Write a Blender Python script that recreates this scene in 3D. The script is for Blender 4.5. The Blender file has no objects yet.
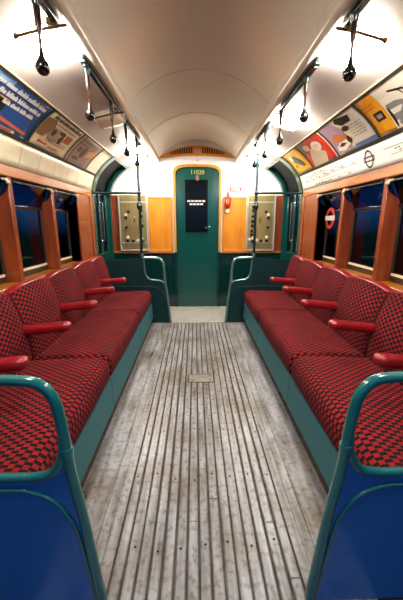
import bpy, bmesh, math, random
from mathutils import Vector
random.seed(7)
PI = math.pi
SC = bpy.context.scene
COL = SC.collection

# ------------------------------------------------------------------ camera, sky, exposure
cd = bpy.data.cameras.new('camera')
cam = bpy.data.objects.new('camera', cd); COL.objects.link(cam)
cd.sensor_fit = 'VERTICAL'; cd.sensor_height = 36.0; cd.lens = 315 / 600 * 36.0
cd.clip_start = 0.02
cam.location = (-0.032, 0.0, 1.2)
cam.rotation_euler = (math.radians(90 - 13.9), 0, -math.atan(6.2 / 315))
SC.camera = cam
SC.view_settings.view_transform = 'Standard'
SC.view_settings.look = 'None'
SC.view_settings.gamma = 1.0
SC.view_settings.use_curve_mapping = False
SC.view_settings.exposure = 0.1

LAMP = 70.0            # strength of a lit lamp shade
w = bpy.data.worlds.new('dusk'); SC.world = w; w.use_nodes = True
nt = w.node_tree; nt.nodes.clear()
wo = nt.nodes.new('ShaderNodeOutputWorld'); wb = nt.nodes.new('ShaderNodeBackground')
tc = nt.nodes.new('ShaderNodeTexCoord'); sx = nt.nodes.new('ShaderNodeSeparateXYZ')
rp = nt.nodes.new('ShaderNodeValToRGB')
e = rp.color_ramp.elements
e[0].position = 0.48; e[0].color = (0.002, 0.003, 0.008, 1)
e[1].position = 0.53; e[1].color = (0.07, 0.33, 0.86, 1)
x = e.new(0.75); x.color = (0.05, 0.27, 0.74, 1)
mr = nt.nodes.new('ShaderNodeMath'); mr.operation = 'MULTIPLY_ADD'; mr.inputs[1].default_value = .5; mr.inputs[2].default_value = .5
nt.links.new(tc.outputs['Generated'], sx.inputs[0]); nt.links.new(sx.outputs['Z'], mr.inputs[0])
nt.links.new(mr.outputs[0], rp.inputs[0]); nt.links.new(rp.outputs[0], wb.inputs[0])
wb.inputs[1].default_value = 1.0
nt.links.new(wb.outputs[0], wo.inputs[0])

# ------------------------------------------------------------------ materials
def lin(c):
    return tuple(((v / 255) / 12.92 if v / 255 <= .04045 else ((v / 255 + .055) / 1.055) ** 2.4) for v in c) + (1,)

def mat(name, rgb, rough=.5, metal=0., spec=.5, coat=0., emit=None, es=0.):
    m = bpy.data.materials.new(name); m.use_nodes = True
    b = m.node_tree.nodes['Principled BSDF']
    b.inputs['Base Color'].default_value = lin(rgb)
    b.inputs['Roughness'].default_value = rough
    b.inputs['Metallic'].default_value = metal
    b.inputs['Specular IOR Level'].default_value = spec
    b.inputs['Coat Weight'].default_value = coat
    b.inputs['Coat Roughness'].default_value = .08
    if emit:
        b.inputs['Emission Color'].default_value = lin(emit); b.inputs['Emission Strength'].default_value = es
    return m

def nodes(m): return m.node_tree.nodes, m.node_tree.links, m.node_tree.nodes['Principled BSDF']

def ramp(n, stops):
    r = n.new('ShaderNodeValToRGB'); el = r.color_ramp.elements
    el[0].position, el[0].color = stops[0][0], lin(stops[0][1])
    el[1].position, el[1].color = stops[-1][0], lin(stops[-1][1])
    for p, c in stops[1:-1]:
        q = el.new(p); q.color = lin(c)
    return r

def noisy(name, stops, scale=(1, 1, 1), ns=5., detail=4., rough=.5, coat=0., bump=0., metal=0., rr=None):
    m = mat(name, (128, 128, 128), rough, metal, coat=coat)
    n, l, b = nodes(m)
    t = n.new('ShaderNodeTexCoord'); mp = n.new('ShaderNodeMapping'); mp.inputs['Scale'].default_value = scale
    nz = n.new('ShaderNodeTexNoise'); nz.inputs['Scale'].default_value = ns; nz.inputs['Detail'].default_value = detail
    r = ramp(n, stops)
    l.new(t.outputs['Object'], mp.inputs[0]); l.new(mp.outputs[0], nz.inputs['Vector'])
    l.new(nz.outputs['Fac'], r.inputs[0]); l.new(r.outputs[0], b.inputs['Base Color'])
    if rr:
        q = n.new('ShaderNodeMapRange'); q.inputs[3].default_value, q.inputs[4].default_value = rr
        l.new(nz.outputs['Fac'], q.inputs[0]); l.new(q.outputs[0], b.inputs['Roughness'])
    if bump:
        bp = n.new('ShaderNodeBump'); bp.inputs['Strength'].default_value = bump; bp.inputs['Distance'].default_value = .01
        l.new(nz.outputs['Fac'], bp.inputs['Height']); l.new(bp.outputs[0], b.inputs['Normal'])
    return m

def moquette():
    m = mat('moquette', (140, 20, 20), .9)
    n, l, b = nodes(m)
    uv = n.new('ShaderNodeUVMap'); uv.uv_map = 'UVMap'
    s = n.new('ShaderNodeSeparateXYZ'); l.new(uv.outputs[0], s.inputs[0])
    def M(op, a, c=None, d=None):
        q = n.new('ShaderNodeMath'); q.operation = op
        for i, v in enumerate((a, c, d)):
            if v is None: continue
            if isinstance(v, (int, float)): q.inputs[i].default_value = v
            else: l.new(v, q.inputs[i])
        return q.outputs[0]
    rh, pu = .0165, .048
    v = M('DIVIDE', s.outputs[1], rh); row = M('FLOOR', v); fv = M('FRACT', v)
    off = M('MULTIPLY', M('FLOORED_MODULO', row, 2.0), .5)
    fu = M('FRACT', M('ADD', M('DIVIDE', s.outputs[0], pu), off))
    a = M('LESS_THAN', fu, .58)
    bb = M('MULTIPLY', M('GREATER_THAN', fv, .06), M('LESS_THAN', fv, .96))
    k = M('MULTIPLY', a, bb)
    nz = n.new('ShaderNodeTexNoise'); nz.inputs['Scale'].default_value = 7
    t = n.new('ShaderNodeTexCoord'); l.new(t.outputs['Object'], nz.inputs['Vector'])
    r1 = ramp(n, [(.3, (112, 14, 17)), (.7, (136, 22, 22))])
    l.new(nz.outputs['Fac'], r1.inputs[0])
    mx = n.new('ShaderNodeMix'); mx.data_type = 'RGBA'
    l.new(k, mx.inputs[0]); l.new(r1.outputs[0], mx.inputs[6]); mx.inputs[7].default_value = lin((16, 6, 14))
    l.new(mx.outputs[2], b.inputs['Base Color'])
    b.inputs['Specular IOR Level'].default_value = .2
    return m

def glass_mat(name, tint=(255, 255, 255), dark=1.0):
    m = bpy.data.materials.new(name); m.use_nodes = True
    n = m.node_tree.nodes; l = m.node_tree.links; n.clear()
    o = n.new('ShaderNodeOutputMaterial'); mx = n.new('ShaderNodeMixShader')
    tr = n.new('ShaderNodeBsdfTransparent'); gl = n.new('ShaderNodeBsdfGlossy'); fr = n.new('ShaderNodeFresnel')
    c = lin(tint); tr.inputs[0].default_value = (c[0] * dark, c[1] * dark, c[2] * dark, 1)
    gl.inputs['Roughness'].default_value = .02; fr.inputs['IOR'].default_value = 1.5
    ge = n.new('ShaderNodeNewGeometry'); io = n.new('ShaderNodeMapRange')
    io.inputs[3].default_value = 1.5; io.inputs[4].default_value = 1 / 1.5      # same pane seen from either face
    l.new(ge.outputs['Backfacing'], io.inputs[0]); l.new(io.outputs[0], fr.inputs['IOR'])
    l.new(fr.outputs[0], mx.inputs[0]); l.new(tr.outputs[0], mx.inputs[1]); l.new(gl.outputs[0], mx.inputs[2])
    l.new(mx.outputs[0], o.inputs[0])
    return m

TEAL = mat('teal_paint', (20, 100, 98), .22, coat=.5)
WORN = mat('worn_green_metal', (128, 168, 158), .22, .7)
KICK = mat('kick_plate_paint', (48, 106, 112), .55, spec=.3)
TEALM = mat('door_green_paint', (10, 68, 60), .2, coat=.4)
TEALD = mat('dark_green_paint', (5, 44, 46), .2, coat=.5)
TEAL_DUSK = noisy('teal_paint_dusk_tint', [(.3, (4, 96, 156)), (.7, (6, 104, 166))], scale=(.6, 1, 7), ns=3, rough=.32, coat=.3, bump=.12)  # teal screen paint with the blue dusk reflection put into its base colour
CREAM = noisy('cream_paint', [(.3, (206, 197, 186)), (.7, (216, 208, 198))], ns=2.5, rough=.35, rr=(.3, .42))
CEIL = noisy('ceiling_paint', [(.25, (234, 226, 208)), (.75, (238, 230, 212))], scale=(1, .6, 1), ns=1.2, detail=1, rough=.3, coat=.3)
GLOSSC = mat('glossy_cream_enamel', (226, 216, 196), .18, coat=.8)
WHITE = mat('white_paint', (236, 236, 232), .4)
COVE = noisy('cream_cove', [(.35, (214, 202, 172)), (.65, (228, 218, 190))], ns=4, rough=.35)
WOOD = noisy('varnished_wood', [(.25, (104, 42, 18)), (.5, (134, 58, 24)), (.8, (158, 78, 34))], scale=(9, 9, .9), ns=3.2, detail=6, rough=.3, coat=.4)
WOODH = noisy('varnished_wood_rail', [(.25, (140, 74, 14)), (.5, (170, 98, 22)), (.8, (190, 118, 36))], scale=(9, .7, 9), ns=3.2, detail=6, rough=.3, coat=.4)
VENEER = noisy('orange_veneer', [(.25, (196, 112, 20)), (.5, (212, 132, 28)), (.8, (224, 148, 40))], scale=(7, 7, 1), ns=2.5, detail=5, rough=.3, coat=.4)
MOQ = moquette()
LEATH = noisy('red_leather', [(.3, (128, 14, 20)), (.7, (150, 22, 28))], ns=18, rough=.28, coat=.3, bump=.05)
ALU = noisy('brushed_aluminium', [(.3, (150, 138, 92)), (.7, (182, 168, 116))], scale=(14, 14, 1), ns=4, rough=.32, metal=.75)
CHROME = mat('bright_metal', (205, 208, 205), .16, 1.0)
EDGEM = mat('dull_silver_edging', (186, 184, 172), .4, .4)
BRASS = mat('brass', (200, 165, 100), .25, 1.0)
BRONZE = mat('dark_bronze', (104, 78, 48), .35, .8)
BLACK = mat('black_bakelite', (14, 12, 12), .12, coat=.6)
DARK = mat('dark_recess', (14, 12, 12), .8)
NAVY = mat('navy_metal', (16, 24, 48), .25, coat=.4)
REDP = mat('red_enamel', (190, 20, 16), .25, coat=.4)
CREAMP = mat('cream_handle', (232, 214, 178), .35)
GREY = noisy('grey_linoleum', [(.3, (150, 146, 138)), (.7, (176, 172, 164))], ns=9, rough=.4)
SHADE_ON = mat('lit_lamp_glass', (255, 244, 220), .3, emit=(255, 246, 234), es=LAMP)
SHADE_OFF = mat('unlit_lamp_glass', (226, 214, 186), .15, coat=.5)
GLASS = glass_mat('window_glass', (205, 215, 225), .55)
HGLASS = glass_mat('hopper_glass', (120, 160, 200), .4)

def floor_mat():
    m = mat('worn_floor_boards', (150, 145, 138), .4)
    n, l, b = nodes(m)
    t = n.new('ShaderNodeTexCoord')
    mp = n.new('ShaderNodeMapping'); mp.inputs['Scale'].default_value = (16, 1.6, 1)
    n1 = n.new('ShaderNodeTexNoise'); n1.inputs['Scale'].default_value = 2.2; n1.inputs['Detail'].default_value = 7
    n2 = n.new('ShaderNodeTexNoise'); n2.inputs['Scale'].default_value = 3.0; n2.inputs['Detail'].default_value = 5
    n3 = n.new('ShaderNodeTexNoise'); n3.inputs['Scale'].default_value = 38; n3.inputs['Detail'].default_value = 3
    l.new(t.outputs['Object'], mp.inputs[0]); l.new(mp.outputs[0], n1.inputs['Vector'])
    l.new(t.outputs['Object'], n2.inputs['Vector']); l.new(t.outputs['Object'], n3.inputs['Vector'])
    r1 = ramp(n, [(.3, (108, 108, 108)), (.5, (146, 148, 151)), (.72, (176, 179, 184))])
    r2 = ramp(n, [(.42, (255, 255, 255)), (.66, (204, 188, 168))])
    r3 = ramp(n, [(.30, (176, 160, 146)), (.50, (255, 255, 255))])
    l.new(n1.outputs['Fac'], r1.inputs[0]); l.new(n2.outputs['Fac'], r2.inputs[0]); l.new(n3.outputs['Fac'], r3.inputs[0])
    a = n.new('ShaderNodeMix'); a.data_type = 'RGBA'; a.blend_type = 'MULTIPLY'; a.inputs[0].default_value = 1
    c = n.new('ShaderNodeMix'); c.data_type = 'RGBA'; c.blend_type = 'MULTIPLY'; c.inputs[0].default_value = .8
    l.new(r1.outputs[0], a.inputs[6]); l.new(r2.outputs[0], a.inputs[7])
    l.new(a.outputs[2], c.inputs[6]); l.new(r3.outputs[0], c.inputs[7]); l.new(c.outputs[2], b.inputs['Base Color'])
    q = n.new('ShaderNodeMapRange'); q.inputs[3].default_value, q.inputs[4].default_value = .2, .44
    l.new(n1.outputs['Fac'], q.inputs[0]); l.new(q.outputs[0], b.inputs['Roughness'])
    return m
FLOORM = floor_mat()
GROOVE = noisy('floor_groove_dirt', [(.3, (44, 36, 30)), (.7, (82, 70, 58))], ns=14, rough=.8)

# ------------------------------------------------------------------ mesh building
ORG = {}
class MB:
    def __init__(s): s.v = []; s.f = []; s.uv = {}; s.mi = []; s.cur = 0
    def add(s, vs, fs, uvs=None):
        o = len(s.v); s.v += [tuple(p) for p in vs]
        for k, f in enumerate(fs):
            s.f.append(tuple(i + o for i in f)); s.mi.append(s.cur)
            if uvs: s.uv[len(s.f) - 1] = [uvs[i] for i in f]
        return s
    def box(s, x0, x1, y0, y1, z0, z1):
        if x0 > x1: x0, x1 = x1, x0
        if y0 > y1: y0, y1 = y1, y0
        vs = [(x, y, z) for z in (z0, z1) for y in (y0, y1) for x in (x0, x1)]
        return s.add(vs, [(0, 2, 3, 1), (4, 5, 7, 6), (0, 1, 5, 4), (2, 6, 7, 3), (0, 4, 6, 2), (1, 3, 7, 5)])
    def tube(s, pts, r, seg=10, caps=True, closed=False):
        pts = [Vector(p) for p in pts]; n = len(pts); rs = r if isinstance(r, (list, tuple)) else [r] * n
        vs = []; up = None
        for i, p in enumerate(pts):
            a = pts[(i - 1) % n] if (i or closed) else p
            b = pts[(i + 1) % n] if (i < n - 1 or closed) else p
            t = (b - a).normalized()
            if up is None:
                up = Vector((0, 0, 1)) if abs(t.z) < .9 else Vector((0, 1, 0))
            up = (up - t * up.dot(t)).normalized(); sd = t.cross(up)
            for k in range(seg):
                q = 2 * PI * k / seg
                vs.append(p + (up * math.cos(q) + sd * math.sin(q)) * rs[i])
        fs = []
        for i in range(n if closed else n - 1):
            j = (i + 1) % n
            for k in range(seg):
                k2 = (k + 1) % seg
                fs.append((i * seg + k, i * seg + k2, j * seg + k2, j * seg + k))
        if caps and not closed:
            fs.append(tuple(range(seg))[::-1]); fs.append(tuple((n - 1) * seg + k for k in range(seg)))
        return s.add(vs, fs)
    def grid(s, fn, nu, nv, uv=None, flip=False):
        vs = []; us = []
        for j in range(nv + 1):
            for i in range(nu + 1):
                vs.append(fn(i / nu, j / nv))
                us.append(uv(i / nu, j / nv) if uv else (i / nu, j / nv))
        fs = []
        for j in range(nv):
            for i in range(nu):
                q = (j * (nu + 1) + i, j * (nu + 1) + i + 1, (j + 1) * (nu + 1) + i + 1, (j + 1) * (nu + 1) + i)
                fs.append(q[::-1] if flip else q)
        return s.add(vs, fs, us)
    def loft(s, rings, caps=True, uvs=None):
        n = len(rings[0]); vs = [p for r in rings for p in r]; fs = []
        for i in range(len(rings) - 1):
            for k in range(n):
                k2 = (k + 1) % n
                fs.append((i * n + k, i * n + k2, (i + 1) * n + k2, (i + 1) * n + k))
        if caps:
            fs.append(tuple(range(n))[::-1]); fs.append(tuple((len(rings) - 1) * n + k for k in range(n)))
        return s.add(vs, fs, [u for r in uvs for u in r] if uvs else None)
    def prism(s, poly, fn, d0, d1):          # poly (a,b); fn(a,b,d) -> point
        return s.loft([[fn(a, b, d0) for a, b in poly], [fn(a, b, d1) for a, b in poly]])
    def ball(s, c, rx, ry=None, rz=None, nu=14, nv=9):
        ry = ry or rx; rz = rz or rx; rings = []
        for j in range(nv + 1):
            t = -PI / 2 + PI * j / nv; k = max(math.cos(t), .02)
            rings.append([(c[0] + rx * k * math.cos(2 * PI * i / nu), c[1] + ry * k * math.sin(2 * PI * i / nu), c[2] + rz * math.sin(t)) for i in range(nu)])
        return s.loft(rings)
    def lathe_z(s, c, prof, seg=14):         # prof (r, dz)
        return s.loft([[(c[0] + r * math.cos(2 * PI * i / seg), c[1] + r * math.sin(2 * PI * i / seg), c[2] + z) for i in range(seg)] for r, z in prof])
    def disc(s, c, axis, r, th, seg=16, r2=None):
        ax = Vector(axis).normalized(); u = ax.orthogonal().normalized(); v = ax.cross(u); c = Vector(c)
        rg = lambda rr, d: [c + ax * d + (u * math.cos(2 * PI * i / seg) + v * math.sin(2 * PI * i / seg)) * rr for i in range(seg)]
        return s.loft([rg(r, 0), rg(r, th * .6), rg(r2 if r2 else r * .9, th)])
    def build(s, name, m, parent=None, smooth=40, bevel=0., thick=0.):
        me = bpy.data.meshes.new(name)
        o3 = ORG.get(parent.name, (0, 0, 0)) if parent else (0, 0, 0)
        me.from_pydata([(p[0] - o3[0], p[1] - o3[1], p[2] - o3[2]) for p in s.v], [], s.f)
        ms = m if isinstance(m, (list, tuple)) else [m]
        for q in ms: me.materials.append(q)
        for i, p in enumerate(me.polygons): p.material_index = s.mi[i]
        if s.uv:
            L = me.uv_layers.new(name='UVMap')
            for i, us in s.uv.items():
                for li, u in zip(me.polygons[i].loop_indices, us): L.data[li].uv = u
        bm = bmesh.new(); bm.from_mesh(me)
        if not s.uv: bmesh.ops.recalc_face_normals(bm, faces=bm.faces)
        bm.to_mesh(me); bm.free()
        if smooth:
            me.polygons.foreach_set('use_smooth', [True] * len(me.polygons)); me.set_sharp_from_angle(angle=math.radians(smooth))
        o = bpy.data.objects.new(name, me); COL.objects.link(o)
        if parent: o.parent = parent
        ORG[o.name] = o3
        if bevel:
            b = o.modifiers.new('bevel', 'BEVEL'); b.width = bevel; b.segments = 2; b.limit_method = 'ANGLE'; b.angle_limit = math.radians(40)
        if thick:
            b = o.modifiers.new('thick', 'SOLIDIFY'); b.thickness = thick; b.offset = -1
        return o

def thing(name, label, cat, loc, group=None):
    o = bpy.data.objects.new(name, None); COL.objects.link(o); o.location = loc
    o.empty_display_size = .1
    o['label'] = label; o['category'] = cat
    if group: o['group'] = group
    ORG[o.name] = tuple(loc)
    return o
def tag(o, label, cat, group=None):
    o['label'] = label; o['category'] = cat
    if group: o['group'] = group
    return o
def struct(mb, name, m, **k):
    o = mb.build(name, m, **k); o['kind'] = 'structure'; return o

def bez(p, n=8):
    """smooth path through points (Catmull-Rom)"""
    p = [Vector(q) for q in p]; out = []
    for i in range(len(p) - 1):
        a = p[i - 1] if i else p[i]; b, c = p[i], p[i + 1]; d = p[i + 2] if i + 2 < len(p) else c
        for k in range(n):
            t = k / n
            out.append(.5 * ((2 * b) + (c - a) * t + (2 * a - 5 * b + 4 * c - d) * t * t + (3 * b - a - 3 * c + d) * t ** 3))
    out.append(p[-1]); return out

# ------------------------------------------------------------------ the car body
YB, YE = -1.0, 4.47              # open rear end, far bulkhead
XW, XG = 1.17, 1.27              # face of the side wall, plane of the glass
ZS, ZH, ZR = .817, 1.468, 1.54  # sill, underside and top of the wooden rail
PB, PA, PM = (1.11, 1.695), (.90, 1.887), (.53, 1.985)   # card strip bottom / top, ceiling moulding
DY0, DY1 = 3.70, 4.42            # side doorways
CROWN = 2.232
def seg_pt(a, b, t, bulge):
    x = a[0] + (b[0] - a[0]) * t; z = a[1] + (b[1] - a[1]) * t
    dx, dz = b[0] - a[0], b[1] - a[1]; L = math.hypot(dx, dz)
    nx, nz = dz / L, -dx / L
    k = bulge * 4 * t * (1 - t)
    return x + nx * k, z + nz * k
def card_pt(s, y, t, off=0.):
    """point on the advertisement cove: t 0 bottom .. 1 top, off towards the room"""
    x, z = seg_pt(PB, PA, t, .016)
    return (s * (x - off * .67), y, z - off * .74)
def strip_pt(s, y, t, off=0.):
    x, z = seg_pt((XW - .002, ZR - .012), PB, t, .006)
    return (s * (x - off * .92), y, z - off * .39)
def panel_pt(s, y, t, off=0.):
    x, z = seg_pt(PA, PM, t, .014)
    return (s * (x - off * .25), y, z - off * .97)
def ceil_z(x):
    a = CROWN - PM[1]; R = (.53 ** 2 + a * a) / (2 * a)
    return CROWN - R + math.sqrt(R * R - x * x)

# floor : raised boards over a dirty base, plain margins with a coping strip
fl = MB(); fl.cur = 0
fl.box(-1.3, 1.3, YB, 3.72, -.05, -.006)
fl.cur = 1
pitch = .0445; n = 15
for i in range(n):
    cx = (i - (n - 1) / 2) * pitch; wv = .0184 + random.uniform(-.0018, .0012)
    ys = [YB] + sorted([random.uniform(.3, 1.2), 2.05 + (i % 3) * .06 + (0.3 if i > 8 else 0)]) + [3.68]
    for a, b in zip(ys[:-1], ys[1:]):
        x0, x1, y0, y1 = cx - wv, cx + wv, a + .002, b - .002
        c = .0035
        fl.loft([[(x0, y0, -.006), (x1, y0, -.006), (x1, y0, -.003), (x1 - c, y0, 0), (x0 + c, y0, 0), (x0, y0, -.003)],
                 [(x0, y1, -.006), (x1, y1, -.006), (x1, y1, -.003), (x1 - c, y1, 0), (x0 + c, y1, 0), (x0, y1, -.003)]])
for s in (-1, 1):
    fl.box(s * .337, s * .3755, YB, 3.68, -.006, -.001)
    fl.box(s * .3775, s * .4165, YB, 3.68, -.006, -.0005)
    fl.box(s * .418, s * .426, YB, 3.68, -.006, .003)
    fl.box(s * .428, s * .56, YB, 3.70, -.006, 0)
fl.cur = 2
fl.box(-1.3, 1.3, 3.72, YE, -.05, -.001)
fl.box(-.56, .56, 3.69, 3.72, -.02, .002)
fl.cur = 3
for yy in (.95, 1.28, 1.62, 1.98, 2.62, 3.1):
    for i in range(n):
        if (i + int(yy * 10)) % 2: continue
        cx = (i - (n - 1) / 2) * pitch + random.uniform(-.004, .004); y2 = yy + random.uniform(-.03, .03)
        fl.add([(cx + .0055 * math.cos(2 * PI * q / 8), y2 + .0055 * math.sin(2 * PI * q / 8), .0006) for q in range(8)], [tuple(range(8))])
struct(fl, 'floor', [GROOVE, FLOORM, GREY, DARK], smooth=0)

# ceiling: centre vault and the two lamp panels
c = MB()
c.grid(lambda u, v: (-.53 + 1.06 * u, YB + (YE - YB) * v, ceil_z(-.53 + 1.06 * u)), 28, 1)
for s in (-1, 1):
    c.cur = 1
    c.grid(lambda u, v: panel_pt(s, YB + (YE - YB) * v, u), 8, 1)
for s in (-1, 1):
    c.cur = 2
    for y0, y1 in ((YB, DY0), (DY1, YE)):
        c.grid(lambda u, v: strip_pt(s, y0 + (y1 - y0) * v, u), 4, 1)
        c.grid(lambda u, v: card_pt(s, y0 + (y1 - y0) * v, u), 8, 1)
o = struct(c, 'ceiling', [CEIL, CREAM, COVE], smooth=30)
# joint ribs of the vault
for k, yy in enumerate((2.52, 3.4, .9)):
    t = MB(); pts = [(-.53 + 1.06 * i / 24, yy, ceil_z(-.53 + 1.06 * i / 24) - .0) for i in range(25)]
    t.loft([[(p[0], yy - .012, p[2]), (p[0], yy - .008, p[2] - .004), (p[0], yy + .008, p[2] - .004), (p[0], yy + .012, p[2])] for p in pts])
    struct(t, 'trim_%d' % (k + 1), CEIL)
# mouldings between vault and lamp panels
tn = 4
for s in (-1, 1):
    t = MB(); prof = [(.505 + .026 * math.cos(a) + .016, 1.982 + .024 * math.sin(a)) for a in [PI * 1.0 * i / 10 + PI for i in range(11)]]
    prof = [(.555, 2.0)] + prof[::-1] + [(.49, 2.01)]
    t.loft([[(s * a, YB, b) for a, b in prof], [(s * a, YE, b) for a, b in prof]])
    struct(t, 'trim_%d' % tn, GLOSSC, smooth=50); tn += 1
# side walls
for s, side in ((-1, 'left'), (1, 'right')):
    wl = MB()
    wl.box(s * XW, s * 1.34, YB, DY0 - .02, 0, ZS - .03)
    wl.box(s * XW, s * 1.34, DY1 + .02, YE, 0, ZS - .03)
    wl.box(s * XW, s * 1.34, DY1, YE, ZS - .03, ZR)
    struct(wl, 'wall_' + side, TEALD, smooth=30)
    # wooden sill, rail, posts
    t = MB(); t.box(s * (XW - .02), s * 1.34, YB, DY0 - .02, ZS - .03, ZS)
    struct(t, 'trim_%d' % tn, WOODH, bevel=.006); tn += 1
    t = MB(); t.box(s * (XW - .004), s * 1.34, YB, DY0 - .005, ZH, ZR)
    struct(t, 'trim_%d' % tn, WOODH, bevel=.008); tn += 1
    for y0, y1 in ((.26, .305), (.86, .905), (1.455, 1.50), (2.055, 2.10), (2.65, 2.695), (3.19, 3.66)):
        t = MB(); t.box(s * XW, s * 1.29, y0, y1, ZS, ZH)
        if y1 - y0 > .2:      # framed panel beside the doorway
            t.box(s * (XW - .01), s * 1.29, y0, y0 + .05, ZS, ZH); t.box(s * (XW - .01), s * 1.29, y1 - .09, y1, ZS, ZH)
        struct(t, 'trim_%d' % tn, WOOD, bevel=.005); tn += 1

# far bulkhead
ew = MB()
def hole_wall(y):
    ew.box(-1.34, -.325, y, y + .05, 0, .78); ew.box(.325, 1.34, y, y + .05, 0, .78)
hole_wall(YE)
ew.cur = 1
ew.box(-1.34, -.325, YE, YE + .05, .78, 2.3); ew.box(.325, 1.34, YE, YE + .05, .78, 2.3); ew.box(-.325, .325, YE, YE + .05, 1.86, 2.3)
struct(ew, 'wall_back', [TEALD, WHITE], smooth=0)
for s in (-1, 1):
    t = MB(); t.box(s * .345, s * 1.165, YE - .028, YE, .775, .805); struct(t, 'trim_%d' % tn, WOODH, bevel=.005); tn += 1
    t = MB(); t.box(s * .345, s * .665, YE - .012, YE, .805, 1.53)
    struct(t, 'trim_%d' % tn, VENEER, bevel=.003); tn += 1
    t = MB()
    t.box(s * .345, s * .665, YE - .02, YE - .012, 1.505, 1.53); t.box(s * .645, s * .665, YE - .02, YE - .012, .805, 1.505)
    t.box(s * .345, s * .365, YE - .02, YE - .012, .805, 1.505); t.box(s * .365, s * .645, YE - .02, YE - .012, .805, .825)
    struct(t, 'trim_%d' % tn, VENEER, bevel=.003); tn += 1
    t = MB(); t.box(s * 1.075, s * 1.165, YE - .014, YE, .805, 1.55); struct(t, 'trim_%d' % tn, WOOD, bevel=.003); tn += 1

# the arched door of the bulkhead
def arch(hw, z0, zt, rise, n=16):
    pts = [(-hw, z0), (-hw, .79)]
    for i in range(n + 1):
        a = PI - PI * i / n
        k = abs(math.cos(a)) ** .55 * (1 if math.cos(a) > 0 else -1)
        pts.append((hw * k, zt - rise + rise * math.sin(a) ** .8))
    pts += [(hw, .79), (hw, z0)]; return pts
dr = MB()
dr.prism(arch(.292, .0, 1.905, .085), lambda a, b, d: (a, d, b), YE - .012, YE + .03)
door = struct(dr, 'door_1', TEALM, bevel=.004)
t = MB(); outer = arch(.322, .0, 1.937, .10); inner = arch(.292, .0, 1.905, .085)
t.loft([[(a, YE - .035, b) for a, b in outer], [(a, YE - .035, b) for a, b in inner]], caps=False)
t.loft([[(a, YE - .035, b) for a, b in inner], [(a, YE + .02, b) for a, b in inner]], caps=False)
t.loft([[(a, YE - .035, b) for a, b in outer], [(a, YE + .02, b) for a, b in outer]], caps=False)
t.f = [f for f in t.f if len(f) == 4 and not (t.v[f[0]][2] < .001 and t.v[f[1]][2] < .001)]; t.mi = [1 if min(t.v[i][2] for i in q) < .5 else 0 for q in t.f]
struct(t, 'trim_%d' % tn, [mat('golden_wood', (190, 136, 44), .3, coat=.4), TEALD], smooth=30); tn += 1
p = MB(); p.box(-.165, .14, YE - .0165, YE - .0125, 1.06, 1.745); p.build('window_pane', mat('dark_door_glass', (10, 12, 14), .15, spec=.25), door)
p = MB()
for a in ((-.178, -.165, 1.047, 1.758), (.14, .153, 1.047, 1.758), (-.165, .14, 1.047, 1.06), (-.165, .14, 1.745, 1.758)):
    p.box(a[0], a[1], YE - .024, YE - .012, a[2], a[3])
p.build('window_frame', TEALM, door)
p = MB(); random.seed(11)
for zz, xa, xb, nwd in ((1.475, -.135, .115, 5), (1.435, -.105, .085, 4)):
    x = xa; L = (xb - xa) / nwd
    for k in range(nwd):
        ww = L * random.uniform(.72, .9)
        for q in range(4): p.box(x + ww * q / 4, x + ww * (q + .8) / 4, YE - .0185, YE - .017, zz - .011, zz + .011)
        x += L
p.build('lettering', mat('white_letters', (235, 220, 215), .5), door)
p = MB(); p.box(.10, .165, YE - .045, YE - .032, 1.115, 1.135); p.tube([(.16, YE - .036, 1.125), (.16, YE - .012, 1.125)], .008)
p.disc((.16, YE - .012, 1.125), (0, -1, 0), .02, .004); p.build('door_handle', CHROME, door)
p = MB(); p.box(-.022, .022, YE - .03, YE - .012, 1.735, 1.80); p.ball((0, YE - .036, 1.745), .022, .018, .014); p.build('coat_hook', mat('pinkish_bracket', (140, 92, 80), .4), door)
def text_mesh(txt, size):
    cu = bpy.data.curves.new('t', 'FONT'); cu.body = txt; cu.size = size; cu.align_x = 'CENTER'; cu.align_y = 'CENTER'
    ob = bpy.data.objects.new('t', cu); COL.objects.link(ob)
    bpy.context.view_layer.update()
    me = ob.to_mesh(); v = [tuple(q.co) for q in me.vertices]; f = [tuple(q.vertices) for q in me.polygons]
    ob.to_mesh_clear(); bpy.data.objects.remove(ob); bpy.data.curves.remove(cu)
    return v, f
v, f = text_mesh('11020', .075)
p = MB(); p.add([(a, YE - .0135, b + 1.838) for a, b, _ in v], f); p.build('number', mat('gilt_letters', (190, 186, 96), .4), door, smooth=0)

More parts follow.
